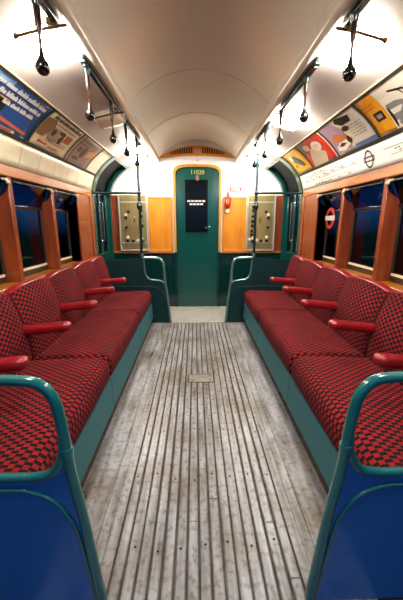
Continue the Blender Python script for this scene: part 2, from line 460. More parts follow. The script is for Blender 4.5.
# windows with hopper vents
wn = 1
WIN = ((.305, .86), (.905, 1.455), (1.50, 2.055), (2.10, 2.65), (2.695, 3.19))
for s in (-1, 1):
    for y0, y1 in WIN:
        g = MB()
        for a in ((y0, y0 + .018, ZS, ZH), (y1 - .018, y1, ZS, ZH), (y0 + .018, y1 - .018, ZS, ZS + .05), (y0 + .018, y1 - .018, 1.285, 1.305), (y0 + .018, y1 - .018, ZH - .015, ZH)):
            g.box(s * (XG - .008), s * (XG + .02), a[0], a[1], a[2], a[3])
        win = struct(g, 'window_%d' % wn, mat('window_metal', (66, 54, 40), .4, .3) if wn == 1 else bpy.data.materials['window_metal'], bevel=.002); wn += 1
        g = MB(); g.box(s * (XG + .004), s * (XG + .008), y0 + .018, y1 - .018, ZS + .05, 1.285); g.build('pane', GLASS, win, smooth=0)
        g = MB(); g.box(s * (XG - .012), s * (XG - .002), y0 + .02, y1 - .02, ZS + .04, ZS + .056); g.build('bead', CREAMP, win, smooth=0)
        # hopper: pane tilted inwards, cheeks at both ends
        a0, a1 = (XG - .008, 1.305), (XW + .022, 1.452)
        h = MB(); h.prism([(a0[0], a0[1]), (a0[0] - .004, a0[1] - .002), (a1[0] - .004, a1[1] - .002), (a1[0], a1[1])], lambda a, b, d: (s * a, d, b), y0 + .02, y1 - .02)
        hp = h.build('hopper_pane', HGLASS, win, smooth=0)
        h = MB(); h.box(s * (XW + .014), s * (XW + .026), y0 + .006, y1 - .006, 1.444, 1.458)
        h.box(s * (XG - .02), s * (XG - .006), y0 + .006, y1 - .006, 1.295, 1.309)
        h.build('hopper_rail', NAVY, hp, bevel=.002)
        poly = [(XG - .004, 1.35)] + [(XG - .004 - .105 * math.sin(k * PI / 16), 1.35 + .108 * (1 - math.cos(k * PI / 16))) for k in range(1, 9)] + [(XG - .004, 1.46)]
        for ya, yb in ((y0 + .001, y0 + .006), (y1 - .006, y1 - .001)):
            h = MB(); h.prism(poly, lambda a, b, d: (s * a, d, b), ya, yb); h.build('hopper_cheek', NAVY, hp)
        h = MB()
        h.tube(bez([(s * (XW + .02), y1 - .03, 1.452), (s * (XW - .012), y1 - .034, 1.445), (s * (XW - .028), y1 - .04, 1.425)], 4), [.008] * 4 + [.010] * 3 + [.012, .010], 8)
        h.build('catch', CREAMP, hp)

# sliding side doors with glass curving into the roof
for k, s in enumerate((-1, 1)):
    def dpt(y, q, off):
        """q 0..1 rail line to cove top along the roof curve"""
        if q < .42: return strip_pt(s, y, q / .42, off)
        return card_pt(s, y, (q - .42) / .58, off)
    d = MB()
    xd = XW + .03
    d.box(s * xd, s * (xd + .04), DY0, DY1, .0, ZS)                       # lower leaf
    d.box(s * xd, s * (xd + .04), DY0, DY0 + .09, ZS, ZR); d.box(s * xd, s * (xd + .04), DY1 - .09, DY1, ZS, ZR)
    d.box(s * xd, s * (xd + .04), DY0 + .36 - .03, DY0 + .36 + .03, ZS, ZR)
    o = struct(d, 'door_%d' % (k + 2), TEALM, bevel=.006)
    g = MB(); g.box(s * (xd + .016), s * (xd + .022), DY0 + .09, DY1 - .09, ZS, ZR); g.build('pane', GLASS, o, smooth=0)
    g = MB(); g.grid(lambda u, v: dpt(DY0 + .05 + (DY1 - DY0 - .1) * u, v, -.03), 6, 12)
    g.build('roof_pane', mat('dark_roof_glass', (2, 3, 4), .3, spec=.02) if k == 0 else bpy.data.materials['dark_roof_glass'], o, thick=.004)
    # moulded arch frame: near band, far band, top band
    f = MB()
    def band(y0, y1, off):
        rows = [[dpt(y0, i / 14, off), dpt(y1, i / 14, off), dpt(y1, i / 14, -.035), dpt(y0, i / 14, -.035)] for i in range(15)]
        f.loft(rows)
    band(DY0 - .05, DY0 + .05, .014); band(DY1 - .06, DY1 + .02, .014)
    f.box(s * (XW - .012), s * (XW + .07), DY0 - .04, DY0 + .03, 0, ZR + .02)
    f.box(s * (XW - .012), s * (XW + .07), DY1 - .03, DY1 + .03, 0, ZR + .02)
    f.loft([[card_pt(s, y, .93, .016), card_pt(s, y, 1.0, .016), card_pt(s, y, 1.0, -.03), card_pt(s, y, .93, -.03)] for y in (DY0 - .05, DY1 + .02)])
    f.build('arch_frame', TEALM, o, smooth=40)
    g = MB()
    for zz in (1.43, .97):
        g.disc((s * (xd - .0), DY0 + .36, zz), (-s, 0, 0), .02, .008)
    g.tube([(s * (xd - .03), DY0 + .36, .97), (s * (xd - .03), DY0 + .36, 1.43)], .008)
    g.tube([(s * (xd - .03), DY0 + .36, .97), (s * xd, DY0 + .36, .97)], .008); g.tube([(s * (xd - .03), DY0 + .36, 1.43), (s * xd, DY0 + .36, 1.43)], .008)
    g.build('grab_handle', CHROME, o)

# ------------------------------------------------------------------ bench seats (six two-seat units)
ZT = .418
EDGE = [[.79, 1.275, 1.77], [1.775, 2.28, 2.79], [2.795, 3.285, 3.665]]
WHERE = ['beside the near dusk-tinted screen', 'in the middle of the row', 'against the far green screen']
def bench(s, e, where):
    sd = 'left' if s < 0 else 'right'
    y0, ym, y1 = e
    r = thing('bench_seat', 'red and black chequered bench seat %s, %s of aisle' % (where, sd), 'bench seat', (s * .8, (y0 + y1) / 2, 0), 'moquette bench seats along the %s side' % sd)
    k = MB()
    pf = [(.545, .075), (.552, .262), (.60, .262), (.60, 0.075)]
    k.prism(pf, lambda a, b, d: (s * a, d, b), y0 + .002, y1 - .002)
    k.build('kick_plate', KICK, r, smooth=0)
    k = MB(); k.box(s * .60, s * 1.05, y0 + .01, y1 - .01, .0, .262); k.build('base', DARK, r, smooth=0)  # black colour paints in the toe shadow under the kick plate
    # cushion
    prof = [(.600, .268), (.562, .268), (.553, .285), (.548, .33), (.551, .368), (.562, .394), (.585, .411), (.62, ZT + .002)]
    prof += [(.62 + .45 * i / 8, ZT + .004 * math.sin(PI * i / 8) - .018 * (i / 8)) for i in range(1, 9)]
    base = (1.04, .268)
    arc = [0.]
    for a, b in zip(prof[:-1], prof[1:]): arc.append(arc[-1] + math.hypot(b[0] - a[0], b[1] - a[1]))
    cm = MB(); N = 28; rows = []; uvr = []
    g = .003
    ys = [0, .004, .012, .022, .034] + [.034 + (y1 - y0 - 2 * g - .068) * i / N for i in range(1, N)] + [y1 - y0 - 2 * g - q for q in (.034, .022, .012, .004, 0)]
    Lh = y1 - y0 - 2 * g
    for yy in ys:
        dd = min(yy, Lh - yy); ins = .022 * (1 - min(1, dd / .034)) ** 2.2
        bulge = .006 * math.sin(PI * yy / Lh)
        row = []; uu = []
        for (a, b), t in zip(prof, arc):
            ca, cb = .80, .30
            f = 1 - ins / .16
            row.append((s * (ca + (a - ca) * (1 - ins / .26) - (bulge if a < .57 else 0)), y0 + g + yy, cb + (b - cb) * f + (bulge if b > .4 else 0)))
            uu.append((t, y0 + yy))
        row.append((s * 1.07, y0 + g + yy, .268)); uu.append((0, 0))
        rows.append(row); uvr.append(uu)
    cm.loft(rows, uvs=uvr)
    o = cm.build('seat_cushion', MOQ, r, smooth=50)
    # backs
    seats = [(y0, ym), (ym, y1)]
    for a, b in seats:
        bk = MB(); W = b - a
        def fp(u, v):
            yy = a + .002 + (W - .004) * u
            q = abs(2 * u - 1)
            ztop = .832 - .030 * q ** 2.6
            z = .36 + (ztop - .36) * v
            xx = 1.012 + .082 * v ** 1.2 - .026 * math.sin(PI * min(1, v * 1.02)) * .8 - .014 * (1 - q ** 4)
            return (s * xx, yy, z)
        bk.grid(fp, 20, 14, uv=lambda u, v: (.02 + a + W * u, .5 * v), flip=(s > 0))
        back = bk.build('backrest', MOQ, r, smooth=60)
        # leather capping over the top, scalloped
        cp = MB(); rows = []
        for i in range(21):
            p0 = Vector(fp(i / 20, 1.0)); q = abs(2 * i / 20 - 1)
            ring = []
            for k in range(9):
                t = PI * k / 8
                ring.append((p0.x + s * (.030 - .032 * math.cos(t)), p0.y, p0.z - .006 + (.013) * math.sin(t)))
            ring.append((p0.x + s * .070, p0.y, p0.z - .06)); ring.append((p0.x + s * .004, p0.y, p0.z - .03))
            rows.append(ring)
        cp.loft(rows); cp.build('capping', LEATH, back, smooth=60)
        sb = MB(); sb.box(s * 1.10, s * 1.148, a + .003, b - .003, .30, .79); sb.build('back_board', LEATH, back, smooth=0)
    # armrests at the seat joints
    arms = [ym - .002] + ([y1 - .002] if y1 < 3.5 else [])
    for ya in arms:
        am = MB(); rows = []
        ts = [0, .006, .02, .045, .09, .16, .26, .33]
        for t in ts:
            xx = .757 + t
            k = min(1, math.sqrt(max(0, 1 - (1 - min(1, t / .035)) ** 2)) * .9 + .12)
            hw, hh = (.038) * k * (1 - .15 * min(1, t / .3)), .029 * k
            zc = .611 - .10 * t
            rows.append([(s * xx, ya + hw * math.copysign(abs(math.cos(q)) ** .65, math.cos(q)), zc + hh * math.copysign(abs(math.sin(q)) ** .75, math.sin(q))) for q in [2 * PI * i / 16 for i in range(16)]])
        am.loft(rows); arm = am.build('armrest', LEATH, r, smooth=60)
    return r
for s in (-1, 1):
    for e, wh in zip(EDGE, WHERE): bench(s, e, wh)

# ------------------------------------------------------------------ draught screens
def screen(s, y, near):
    sd = 'left' if s < 0 else 'right'
    r = thing('draught_screen', ('%s draught screen with teal tube frame, %s of the aisle' % (('dusk-tinted near' if near else 'dark green far'), sd)), 'screen', (s * .7, y, 0), ('near' if near else 'far') + ' draught screens at the bench ends')
    E = [(1.10 if near else .655, .797), (.62, .795), (.50, .793), (.448, .782), (.416, .742), (.404, .68), (.398, .605), (.391, .50), (.368, .325), (.338, .0)]
    path = bez([(s * a, y, b) for a, b in E], 6)
    SG = mat('screen_green_paint', (5, 47, 50), .5, spec=.3) if 'screen_green_paint' not in bpy.data.materials else bpy.data.materials['screen_green_paint']
    t = MB(); t.tube(path, .0155, 12); fr = t.build('tube_frame', TEAL if near else WORN, r, smooth=60)
    if near: lp = bez([(s * a, y, b) for a, b in [(1.10, .487), (.60, .488), (.49, .490), (.44, .508), (.41, .56), (.401, .63)]], 6)
    else: lp = bez([(s * a, y, b) for a, b in [(.640, .792), (.634, .74), (.630, .66), (.615, .585), (.575, .54), (.50, .528), (.43, .515), (.389, .475)]], 6)
    t = MB(); t.tube(lp, .0135 if near else .011, 10); t.build('loop_tube', TEAL if near else WORN, r, smooth=60)
    if near:
        t = MB(); cpt = path[6 * 6 + 2]; t.tube([cpt + Vector((0, 0, -.012)), cpt + Vector((0, 0, .012))], .0185, 12); t.build('collar', TEAL, fr, smooth=40)
    # panel
    ed = [(p.x, p.z) for p in path[6 * 6:]]
    poly = [(s * 1.10, .0), (s * 1.10, .485 if near else .765)] + [(p.x, p.z - .0) for p in (lp[1:-4] if near else lp)] + [q for q in ed if q[1] < (.60 if near else .47)]
    t = MB(); t.prism(poly, lambda a, b, d: (a, d, b), y - .006, y + .006)
    t.build('panel', TEAL_DUSK if near else SG, r, smooth=0)
    ins = bez([(s * a, y - .008, b) for a, b in [(1.10, .452), (.60, .452), (.51, .444), (.452, .415), (.412, .36), (.386, .28), (.352, .0)]], 6)
    poly = [(s * 1.10, .01)] + [(p.x, p.z) for p in ins]
    t = MB(); t.prism(poly, lambda a, b, d: (a, d, b), y - .009, y - .0062)
    t.build('inset_panel', TEAL_DUSK if near else SG, r, smooth=0)
    t = MB(); t.tube(ins, .006, 8); t.build('beading', TEAL if near else SG, r, smooth=60)
    return r
for s in (-1, 1):
    screen(s, .765, True); screen(s, 3.70, False)

# poles with cross bar standing on the far screens
for s in (-1, 1):
    sd = 'left' if s < 0 else 'right'
    r = thing('grab_pole', 'dark green vertical grab pole with cross bar above the %s far screen' % sd, 'pole', (s * .655, 3.70, .8), 'grab poles by the end doors')
    t = MB(); t.tube([(s * .655, 3.70, .812), (s * .655, 3.70, 1.955)], .0155, 12); t.build('pole', TEALD, r)
    t = MB(); t.tube([(s * .655, 3.70, 1.513), (s * 1.158, 3.70, 1.513)], .0125, 10); t.build('cross_bar', TEALD, r)
    t = MB(); t.ball((s * .655, 3.70, 1.513), .026); t.build('tee_joint', TEALD, r)
    t = MB(); t.lathe_z((s * .655, 3.70, 1.375), [(.016, -.045), (.028, -.03), (.032, 0), (.028, .03), (.016, .045)]); t.ball((s * .655, 3.675, 1.375), .02); t.build('clamp', TEALD, r)
    t = MB(); t.lathe_z((s * .655, 3.70, 1.93), [(.016, -.03), (.026, .0), (.034, .025)]); t.build('ceiling_flange', TEALD, r)
    t = MB(); t.lathe_z((s * .655, 3.70, .812), [(.03, 0), (.028, .012), (.018, .03)]); t.build('foot_flange', TEALD, r)

# ------------------------------------------------------------------ guard's control panels
for s in (-1, 1):
    sd = 'left' if s < 0 else 'right'
    r = thing('control_panel', 'brassy metal door-control panel with round buttons, %s of the end door' % sd, 'control panel', (s * .865, YE - .02, .81), 'control panels on the end wall')
    t = MB(); t.box(s * .675, s * 1.06, YE - .045, YE - .001, .812, 1.55); t.build('plate', ALU, r, bevel=.004)
    t = MB()
    for a in ((.672, .692, .812, 1.55), (1.043, 1.063, .812, 1.55), (.692, 1.043, .812, .832), (.692, 1.043, 1.45, 1.466), (.692, 1.043, .915, .925)):
        t.box(s * a[0], s * a[1], YE - .052, YE - .045, a[2], a[3])
    t.build('edging', EDGEM, r, bevel=.002)
    # x from the aisle edge, z
    B = [(.755, 1.40, 'b'), (.755, 1.35, 'b'), (.755, 1.275, 'b'), (.75, 1.15, 'b'), (.93, 1.335, 'b'), (.965, 1.295, 'w'), (.965, 1.255, 'b'), (.965, 1.13, 'b'),
         (.955, .95, 'b'), (.955, .995, 'w'), (.88, .95, 'b'), (.82, .955, 'w'), (.765, .985, 'w'), (.755, .94, 'b')]
    if s > 0: B += [(.75, 1.21, 'b'), (.745, 1.08, 'b'), (.745, 1.03, 'b'), (.72, .97, 'w')]
    for a, b, kk in B:
        t = MB(); t.disc((s * a, YE - .045, b), (0, -1, 0), .019, .022, 14); t.build('button', BLACK if kk == 'b' else CREAMP, r)
    t = MB(); t.box(s * .845, s * .862, YE - .055, YE - .045, 1.19, 1.27); t.build('key_switch', BRASS, r, bevel=.002)

# ventilation grille above the end door
r = thing('ventilation_grille', 'arched wooden grille with a row of dark slots above the end door', 'grille', (0, YE - .02, 2.02))
def lun(hw, zb, rise, n=20): return [(-hw, zb)] + [(-hw * math.cos(PI * i / n), zb + rise * math.sin(PI * i / n) ** 1.0) for i in range(1, n)] + [(hw, zb)]
def lun2(hw, zb, h, sag, n=20):
    top = [(-hw + 2 * hw * i / n, zb + h * (1 - (2 * i / n - 1) ** 2)) for i in range(n + 1)]
    bot = [(hw - 2 * hw * i / n, zb + sag * (1 - (2 * i / n - 1) ** 2)) for i in range(1, n)]
    return top + bot
t = MB(); t.prism(lun2(.535, 2.004, .160, .036), lambda a, b, d: (a, d, b), YE - .02, YE - .001); t.build('board', VENEER, r, smooth=0)
t = MB()
for i in range(24):
    xx = -.34 + .68 * i / 23
    if abs(xx) < .05: continue
    zt = 2.004 + .160 * (1 - (xx / .535) ** 2); zb = 2.004 + .036 * (1 - (xx / .535) ** 2)
    t.box(xx - .009, xx + .009, YE - .024, YE - .02, zb + .030, zt - .016)
t.build('slots', DARK, r, smooth=0)
t = MB(); t.box(-.04, .04, YE - .028, YE - .02, 2.075, 2.12); t.build('badge', mat('pink_badge', (200, 150, 140), .4), r, bevel=.002)
t = MB(); t.ball((0, YE - .006, 1.99), .009); t.build('screw', BRASS, r)

# emergency handle and notice right of the door
r = thing('emergency_handle', 'red pear-shaped emergency pull handle over a round plate beside the door', 'handle', (.41, YE - .014, 1.42))
t = MB(); t.lathe_z((.41, YE - .05, 1.425), [(.008, .17), (.018, .15), (.02, .09), (.022, .07), (.036, .03), (.04, 0), (.034, -.03), (.012, -.045)]); t.build('pull', REDP, r, smooth=60)
t = MB(); t.box(.392, .428, YE - .036, YE - .012, 1.50, 1.56); t.build('bracket', REDP, r, bevel=.003)
t = MB(); t.disc((.41, YE - .012, 1.345), (0, -1, 0), .042, .01, 20); t.build('round_plate', BRASS, r)
t = MB(); t.disc((.41, YE - .022, 1.345), (0, -1, 0), .03, .004, 20); t.build('plate_centre', mat('pale_enamel', (225, 210, 180), .3), r)
r = thing('notice_plate', 'small white enamel notice with red lettering right of the red handle', 'sign', (.51, YE - .004, 1.63))
t = MB(); t.box(.435, .595, YE - .006, YE - .001, 1.595, 1.665); t.build('plate', mat('ivory_enamel', (210, 190, 176), .4), r)
t = MB(); random.seed(5)
t.box(.435, .595, YE - .0072, YE - .006, 1.657, 1.665); t.box(.435, .595, YE - .0072, YE - .006, 1.595, 1.603)
t.box(.435, .455, YE - .0072, YE - .006, 1.612, 1.65); t.box(.57, .595, YE - .0072, YE - .006, 1.612, 1.65)
for zz in (1.643, 1.618):
    x = .462
    while x < .555:
        ww = random.uniform(.012, .026); t.box(x, x + ww, YE - .0072, YE - .006, zz - .006, zz + .006); x += ww + .006
t.build('lettering', REDP, r, smooth=0)

# ------------------------------------------------------------------ hanger rails, hangers, lamps
RAILS = ((.55, 1.49), (1.75, 2.46), (2.76, 3.42))
RW = ['nearest', 'middle', 'far']
for s in (-1, 1):
    sd = 'left' if s < 0 else 'right'
    for (a, b), wd in zip(RAILS, RW):
        r = thing('hanger_rail', '%s dark green hanger rail section under the %s ceiling moulding' % (wd, sd), 'rail', (s * .568, (a + b) / 2, 1.96), 'hanger rails on the %s' % sd)
        t = MB(); t.box(s * .556, s * .582, a, b, 1.945, 1.957); t.box(s * .564, s * .574, a, b, 1.957, 1.985); t.build('rail', TEALD, r, bevel=.003)
        for yy in (a + .03, b - .03):
            t = MB(); t.disc((s * .569, yy, 1.945), (0, 0, -1), .008, .004, 10); t.build('bolt', CHROME, r)
HY = {-1: (1.30, 1.82, 2.30, 2.73, 3.20), 1: (1.37, 1.89, 2.40, 2.89, 3.36)}
ORD = ['nearest', 'second nearest', 'third nearest', 'fourth nearest', 'farthest']
for s in (-1, 1):
    sd = 'left' if s < 0 else 'right'; zb = 1.735 if s < 0 else 1.752; xx = s * (.572 if s < 0 else .562)
    for yy, od in zip(HY[s], ORD):
        r = thing('strap_hanger', '%s black ball-ended spring strap hanger on the %s rail' % (od, sd), 'strap hanger', (xx, yy, 1.945), 'strap hangers on the %s side' % sd)
        t = MB(); t.lathe_z((xx, yy, 1.945), [(.010, -.030), (.014, -.02), (.015, -.003), (.017, 0.)]); t.build('bracket', TEALD, r)
        t = MB(); t.lathe_z((xx, yy, 0), [(.0052, zb + .022), (.0056, zb + .10), (.0095, zb + .11), (.0115, zb + .14), (.0115, 1.918)]); t.build('stem', mat('hanger_steel', (62, 44, 34), .25, .6) if 'hanger_steel' not in bpy.data.materials else bpy.data.materials['hanger_steel'], r)
        t = MB(); t.lathe_z((xx, yy, zb), [(.003, -.026), (.014, -.0225), (.0215, -.014), (.025, -.002), (.0235, .010), (.017, .021), (.0105, .031), (.0085, .044), (.0062, .054)], 16); t.build('ball', BLACK, r, smooth=60)
LAMPS = [(-1, 4.12, 1), (1, 4.12, 1), (-1, .62, 1), (-1, 1.62, 1), (-1, 2.61, 0), (-1, 3.56, 1), (1, .62, 1), (1, 1.62, 1), (1, 2.61, 1), (1, 3.56, 1)]  # the pair closest to the end wall is added to brighten it
LN = {4.12: 'added to brighten the end wall', .62: 'over the near benches', 1.62: 'nearest the viewer', 2.61: 'halfway along', 3.56: 'by the end doors'}
for s, yy, on in LAMPS:
    sd = 'left' if s < 0 else 'right'
    r = thing('ceiling_lamp', '%s glass lamp shade on the %s ceiling panel, %s' % ('lit white' if on else 'unlit cream', sd, LN[yy]), 'lamp', panel_pt(s, yy, .6), 'lit lamps on the ceiling panels' if on else None)
    t = MB(); rows = []
    for k, (sc, dp) in enumerate(((1.0, -.006), (1.0, .018), (.96, .034), (.86, .046), (.66, .052), (.3, .055))):
        ring = []
        for i in range(28):
            q = 2 * PI * i / 28
            cx_ = math.copysign(abs(math.cos(q)) ** .5, math.cos(q)); cy_ = math.copysign(abs(math.sin(q)) ** .5, math.sin(q))
            ring.append(panel_pt(s, yy + .125 * sc * cy_,   .62 + .27 * sc * cx_, dp))
        rows.append(ring)
    t.loft(rows); t.build('shade', SHADE_ON if on else SHADE_OFF, r, smooth=60)
    t = MB(); rows = []
    for dp, sc in ((-.004, 1.03), (.004, 1.03), (.005, 1.0), (-.004, 1.0)):
        rows.append([panel_pt(s, yy + .125 * sc * math.copysign(abs(math.sin(q)) ** .5, math.sin(q)),   .62 + .27 * sc * math.copysign(abs(math.cos(q)) ** .5, math.cos(q)), dp) for q in [2 * PI * i / 28 for i in range(28)]])
    t.loft(rows); t.build('rim', CREAM, r, smooth=40)
    t = MB(); t.tube([panel_pt(s, yy - .18, q, .05) for q in (.99, .75, .46)], .006, 8)
    t.ball(panel_pt(s, yy - .18, .46, .05), .010); t.box(s * .56, s * .60, yy - .18, yy - .15, 1.935, 1.962)
    t.build('clip_bar', BRONZE, r)

# ------------------------------------------------------------------ advertisement cards
def col(name, rgb): return bpy.data.materials.get(name) or mat(name, rgb, .3, coat=.2)
def patch(mb, s, y0, y1, t0, t1, off=.006, fn=card_pt, n=6):
    """u runs along the reading direction"""
    mb.grid(lambda u, v: fn(s, y0 + (y1 - y0) * u, t0 + (t1 - t0) * v, off), 4, n, flip=((y1 > y0) == (s > 0)))
def blob(mb, s, yc, tc, ry, rt, off=.007, n=18, fn=card_pt):
    vs = [fn(s, yc, tc, off)] + [fn(s, yc + ry * math.cos(2 * PI * i / n), tc + rt * math.sin(2 * PI * i / n), off) for i in range(n)]
    mb.add(vs, [((0, i + 1, (i + 1) % n + 1)) for i in range(n)])
def poly(mb, s, pts, off=.0065, fn=card_pt):
    from mathutils.geometry import tessellate_polygon
    tris = [[Vector((pts[k][0], pts[k][1], 0)) for k in t] for t in tessellate_polygon([[Vector((a, b, 0)) for a, b in pts]])]
    for _ in range(2):
        nx = []
        for a, b, c in tris:
            ab, bc, ca = (a + b) / 2, (b + c) / 2, (c + a) / 2
            nx += [[a, ab, ca], [ab, b, bc], [ca, bc, c], [ab, bc, ca]]
        tris = nx
    for t in tris: mb.add([fn(s, p.x, p.y, off) for p in t], [(0, 1, 2)])
def words(mb, s, y0, y1, t, h, seed, off=.0075, fn=card_pt, wl=(.02, .05), gap=.008):
    """a line of print too small to read: word-long runs of letter strokes"""
    rnd = random.Random(seed); y = y0; sg = 1 if y1 > y0 else -1
    while abs(y - y0) < abs(y1 - y0) - .01:
        L = min(rnd.uniform(*wl), abs(y1 - y)); k = max(2, int(L / (h * .12)))
        for i in range(k):
            a = y + sg * L * i / k; b = y + sg * L * (i + .78) / k; hh = h * rnd.choice((.7, .7, 1))
            mb.add([fn(s, a, t, off), fn(s, b, t, off), fn(s, b, t + hh, off), fn(s, a, t + hh, off)], [(0, 1, 2, 3)])
        y += sg * (L + gap)
def card(name, label, s, y0, y1, base, parts):
    r = thing('advertisement_card', label, 'poster', card_pt(s, (y0 + y1) / 2, .0), 'advertisement cards on the %s cove' % ('left' if s < 0 else 'right'))
    m = MB(); m.grid(lambda u, v: card_pt(s, y0 + (y1 - y0) * u, .03 + .94 * v, .005), 6, 10, flip=(s > 0)); m.build('card', col(*base), r, thick=.001)
    for nm, c, fn in parts:
        q = MB(); fn(q); q.build(nm, col(*c), r, smooth=0)
    return r
# left side: a reader's line runs from far (left) to near (right)?  the cards face the aisle, so on the left wall text runs towards +Y
L = -1
def f(*a): return a
card('a', 'deep blue advertisement card with white text lines and a black square', L, 1.645, 2.205, ('ad_blue', (30, 74, 140)), [
    ('sky_print', ('ad_paleblue', (120, 160, 205)), lambda q: patch(q, L, 1.65, 1.80, .80, .96, .0055)),
    ('text_lines', ('ad_white', (236, 230, 214)), lambda q: [words(q, L, 1.68, 2.16, .78, .10, 1, wl=(.06, .12)), words(q, L, 1.68, 2.15, .63, .10, 2, wl=(.06, .12)), words(q, L, 1.82, 2.13, .49, .09, 3, wl=(.05, .10))]),
    ('dark_picture', ('ad_black', (24, 20, 22)), lambda q: patch(q, L, 1.65, 1.86, .30, .56, .006)),
    ('yellow_rule', ('ad_yellow', (226, 168, 40)), lambda q: patch(q, L, 1.65, 1.86, .565, .59, .0065)),
    ('orange_print', ('ad_orange', (196, 100, 60)), lambda q: (patch(q, L, 1.65, 1.80, .10, .29, .006), poly(q, L, [(1.80, .20), (1.80, .28), (2.16, .17), (2.14, .12)], .0062))),
    ('footer', ('ad_cream', (214, 196, 160)), lambda q: patch(q, L, 1.65, 2.05, .045, .10, .0066)),
    ('footer_print', ('ad_red', (188, 42, 30)), lambda q: patch(q, L, 1.84, 2.02, .052, .092, .0072)),
])
card('b', 'cream and brown advertisement card with a headline and small red print', L, 2.225, 2.775, ('ad_cream', (214, 196, 160)), [
    ('headline', ('ad_dark', (60, 40, 34)), lambda q: (words(q, L, 2.28, 2.74, .82, .11, 4, wl=(.05, .10)), words(q, L, 2.34, 2.70, .72, .04, 8, wl=(.03, .06)))),
    ('brown_picture', ('ad_brown', (128, 92, 66)), lambda q: poly(q, L, [(2.235, .30), (2.235, .78), (2.34, .82), (2.40, .60), (2.33, .30)])),
    ('grey_picture', ('ad_grey', (150, 140, 126)), lambda q: (patch(q, L, 2.36, 2.50, .40, .66, .006), blob(q, L, 2.45, .42, .09, .15, .0062))),
    ('dark_picture', ('ad_black', (24, 20, 22)), lambda q: (blob(q, L, 2.535, .60, .05, .06), blob(q, L, 2.42, .52, .03, .10), blob(q, L, 2.56, .44, .03, .13))),
    ('brown_box', ('ad_rust', (158, 70, 36)), lambda q: patch(q, L, 2.60, 2.71, .42, .64, .0068)),
    ('red_print', ('ad_red', (188, 42, 30)), lambda q: (words(q, L, 2.30, 2.44, .14, .08, 5), words(q, L, 2.46, 2.62, .12, .05, 6))),
    ('small_text', ('ad_dark', (60, 40, 34)), lambda q: (words(q, L, 2.38, 2.70, .31, .035, 7), words(q, L, 2.38, 2.70, .25, .035, 9))),
])
card('c', 'mauve-brown advertisement card with an orange patch, next to the left door arch', L, 2.795, 3.30, ('ad_mauve', (136, 108, 98)), [
    ('pale_border', ('ad_cream', (214, 196, 160)), lambda q: [patch(q, L, 2.80, 2.812, .05, .95, .006), patch(q, L, 3.285, 3.295, .05, .95, .006)]),
    ('headline', ('ad_dark', (60, 40, 34)), lambda q: [words(q, L, 2.84, 3.10, .80, .06, 11), words(q, L, 2.84, 3.06, .68, .06, 12)]),
    ('dark_picture', ('ad_black2', (52, 36, 40)), lambda q: (blob(q, L, 3.03, .48, .05, .2), blob(q, L, 2.93, .52, .035, .1), blob(q, L, 2.95, .22, .07, .05))),
    ('orange_patch', ('ad_tan', (206, 142, 76)), lambda q: poly(q, L, [(3.12, .60), (3.28, .74), (3.28, .52), (3.12, .34)], .007)),
])
R = 1
card('d', 'yellow card with a black-and-white photograph of a striped figure', R, 1.53, 2.075, ('ad_golden', (232, 160, 30)), [
    ('photo', ('ad_pale', (222, 214, 196)), lambda q: poly(q, R, [(1.535, .06), (1.535, .80), (1.62, .94), (1.905, .95), (1.905, .06)], .0058)),
    ('grey_figure', ('ad_midgrey', (126, 122, 120)), lambda q: poly(q, R, [(1.90, .42), (1.88, .62), (1.80, .56), (1.66, .42), (1.58, .40), (1.56, .10), (1.86, .10)], .0064)),
    ('dark_figure', ('ad_black', (24, 20, 22)), lambda q: [poly(q, R, [(1.58, .12), (1.57, .34), (1.63, .38), (1.68, .22), (1.64, .1)], .007), blob(q, R, 1.885, .30, .012, .22, .0072)]),
    ('stripes', ('ad_black', (24, 20, 22)), lambda q: [poly(q, R, [(1.60 + .026 * k, .50), (1.61 + .026 * k, .50), (1.64 + .026 * k, .72), (1.63 + .026 * k, .72)], .007) for k in range(5)] + [poly(q, R, [(1.70, .66), (1.70, .70), (1.80, .80), (1.80, .76)], .007)]),
    ('dark_box', ('ad_black2', (52, 36, 40)), lambda q: patch(q, R, 1.935, 2.02, .34, .54, .0064)),
    ('box_print', ('ad_grey', (150, 140, 126)), lambda q: patch(q, R, 1.955, 2.0, .39, .48, .0072)),
    ('red_text', ('ad_orangered', (206, 96, 24)), lambda q: [words(q, R, 2.055, 1.95, .72, .05, 21, wl=(.02, .04)), words(q, R, 2.055, 1.95, .64, .05, 22, wl=(.02, .04))]),
])
card('e', 'white and mauve card showing black bags and a brown box', R, 2.095, 2.635, ('ad_offwhite', (206, 196, 180)), [
    ('mauve_sky', ('ad_lilac', (150, 122, 138)), lambda q: poly(q, R, [(2.63, .12), (2.63, .92), (2.44, .95), (2.38, .60), (2.40, .12)], .0058)),
    ('brown_box', ('ad_wood', (176, 108, 56)), lambda q: poly(q, R, [(2.60, .44), (2.52, .62), (2.38, .46), (2.36, .36), (2.52, .36)], .0064)),
    ('white_box', ('ad_pale', (222, 214, 196)), lambda q: poly(q, R, [(2.60, .16), (2.58, .34), (2.42, .36), (2.40, .22), (2.5, .12)], .0062)),
    ('black_shapes', ('ad_black', (24, 20, 22)), lambda q: (poly(q, R, [(2.40, .84), (2.36, .94), (2.20, .86), (2.22, .70), (2.34, .70)], .0068), blob(q, R, 2.34, .60, .045, .07, .0068), poly(q, R, [(2.42, .30), (2.38, .46), (2.35, .30), (2.38, .20)], .007), poly(q, R, [(2.56, .26), (2.50, .33), (2.44, .28), (2.5, .22)], .007))),
    ('small_text', ('ad_dark', (60, 40, 34)), lambda q: [words(q, R, 2.31, 2.13,   .60 - .07 * k, .02, 30 + k, wl=(.02, .05)) for k in range(5)]),
    ('blue_footer', ('ad_steel', (84, 106, 146)), lambda q: patch(q, R, 2.36, 2.10, .04, .15, .0066)),
])
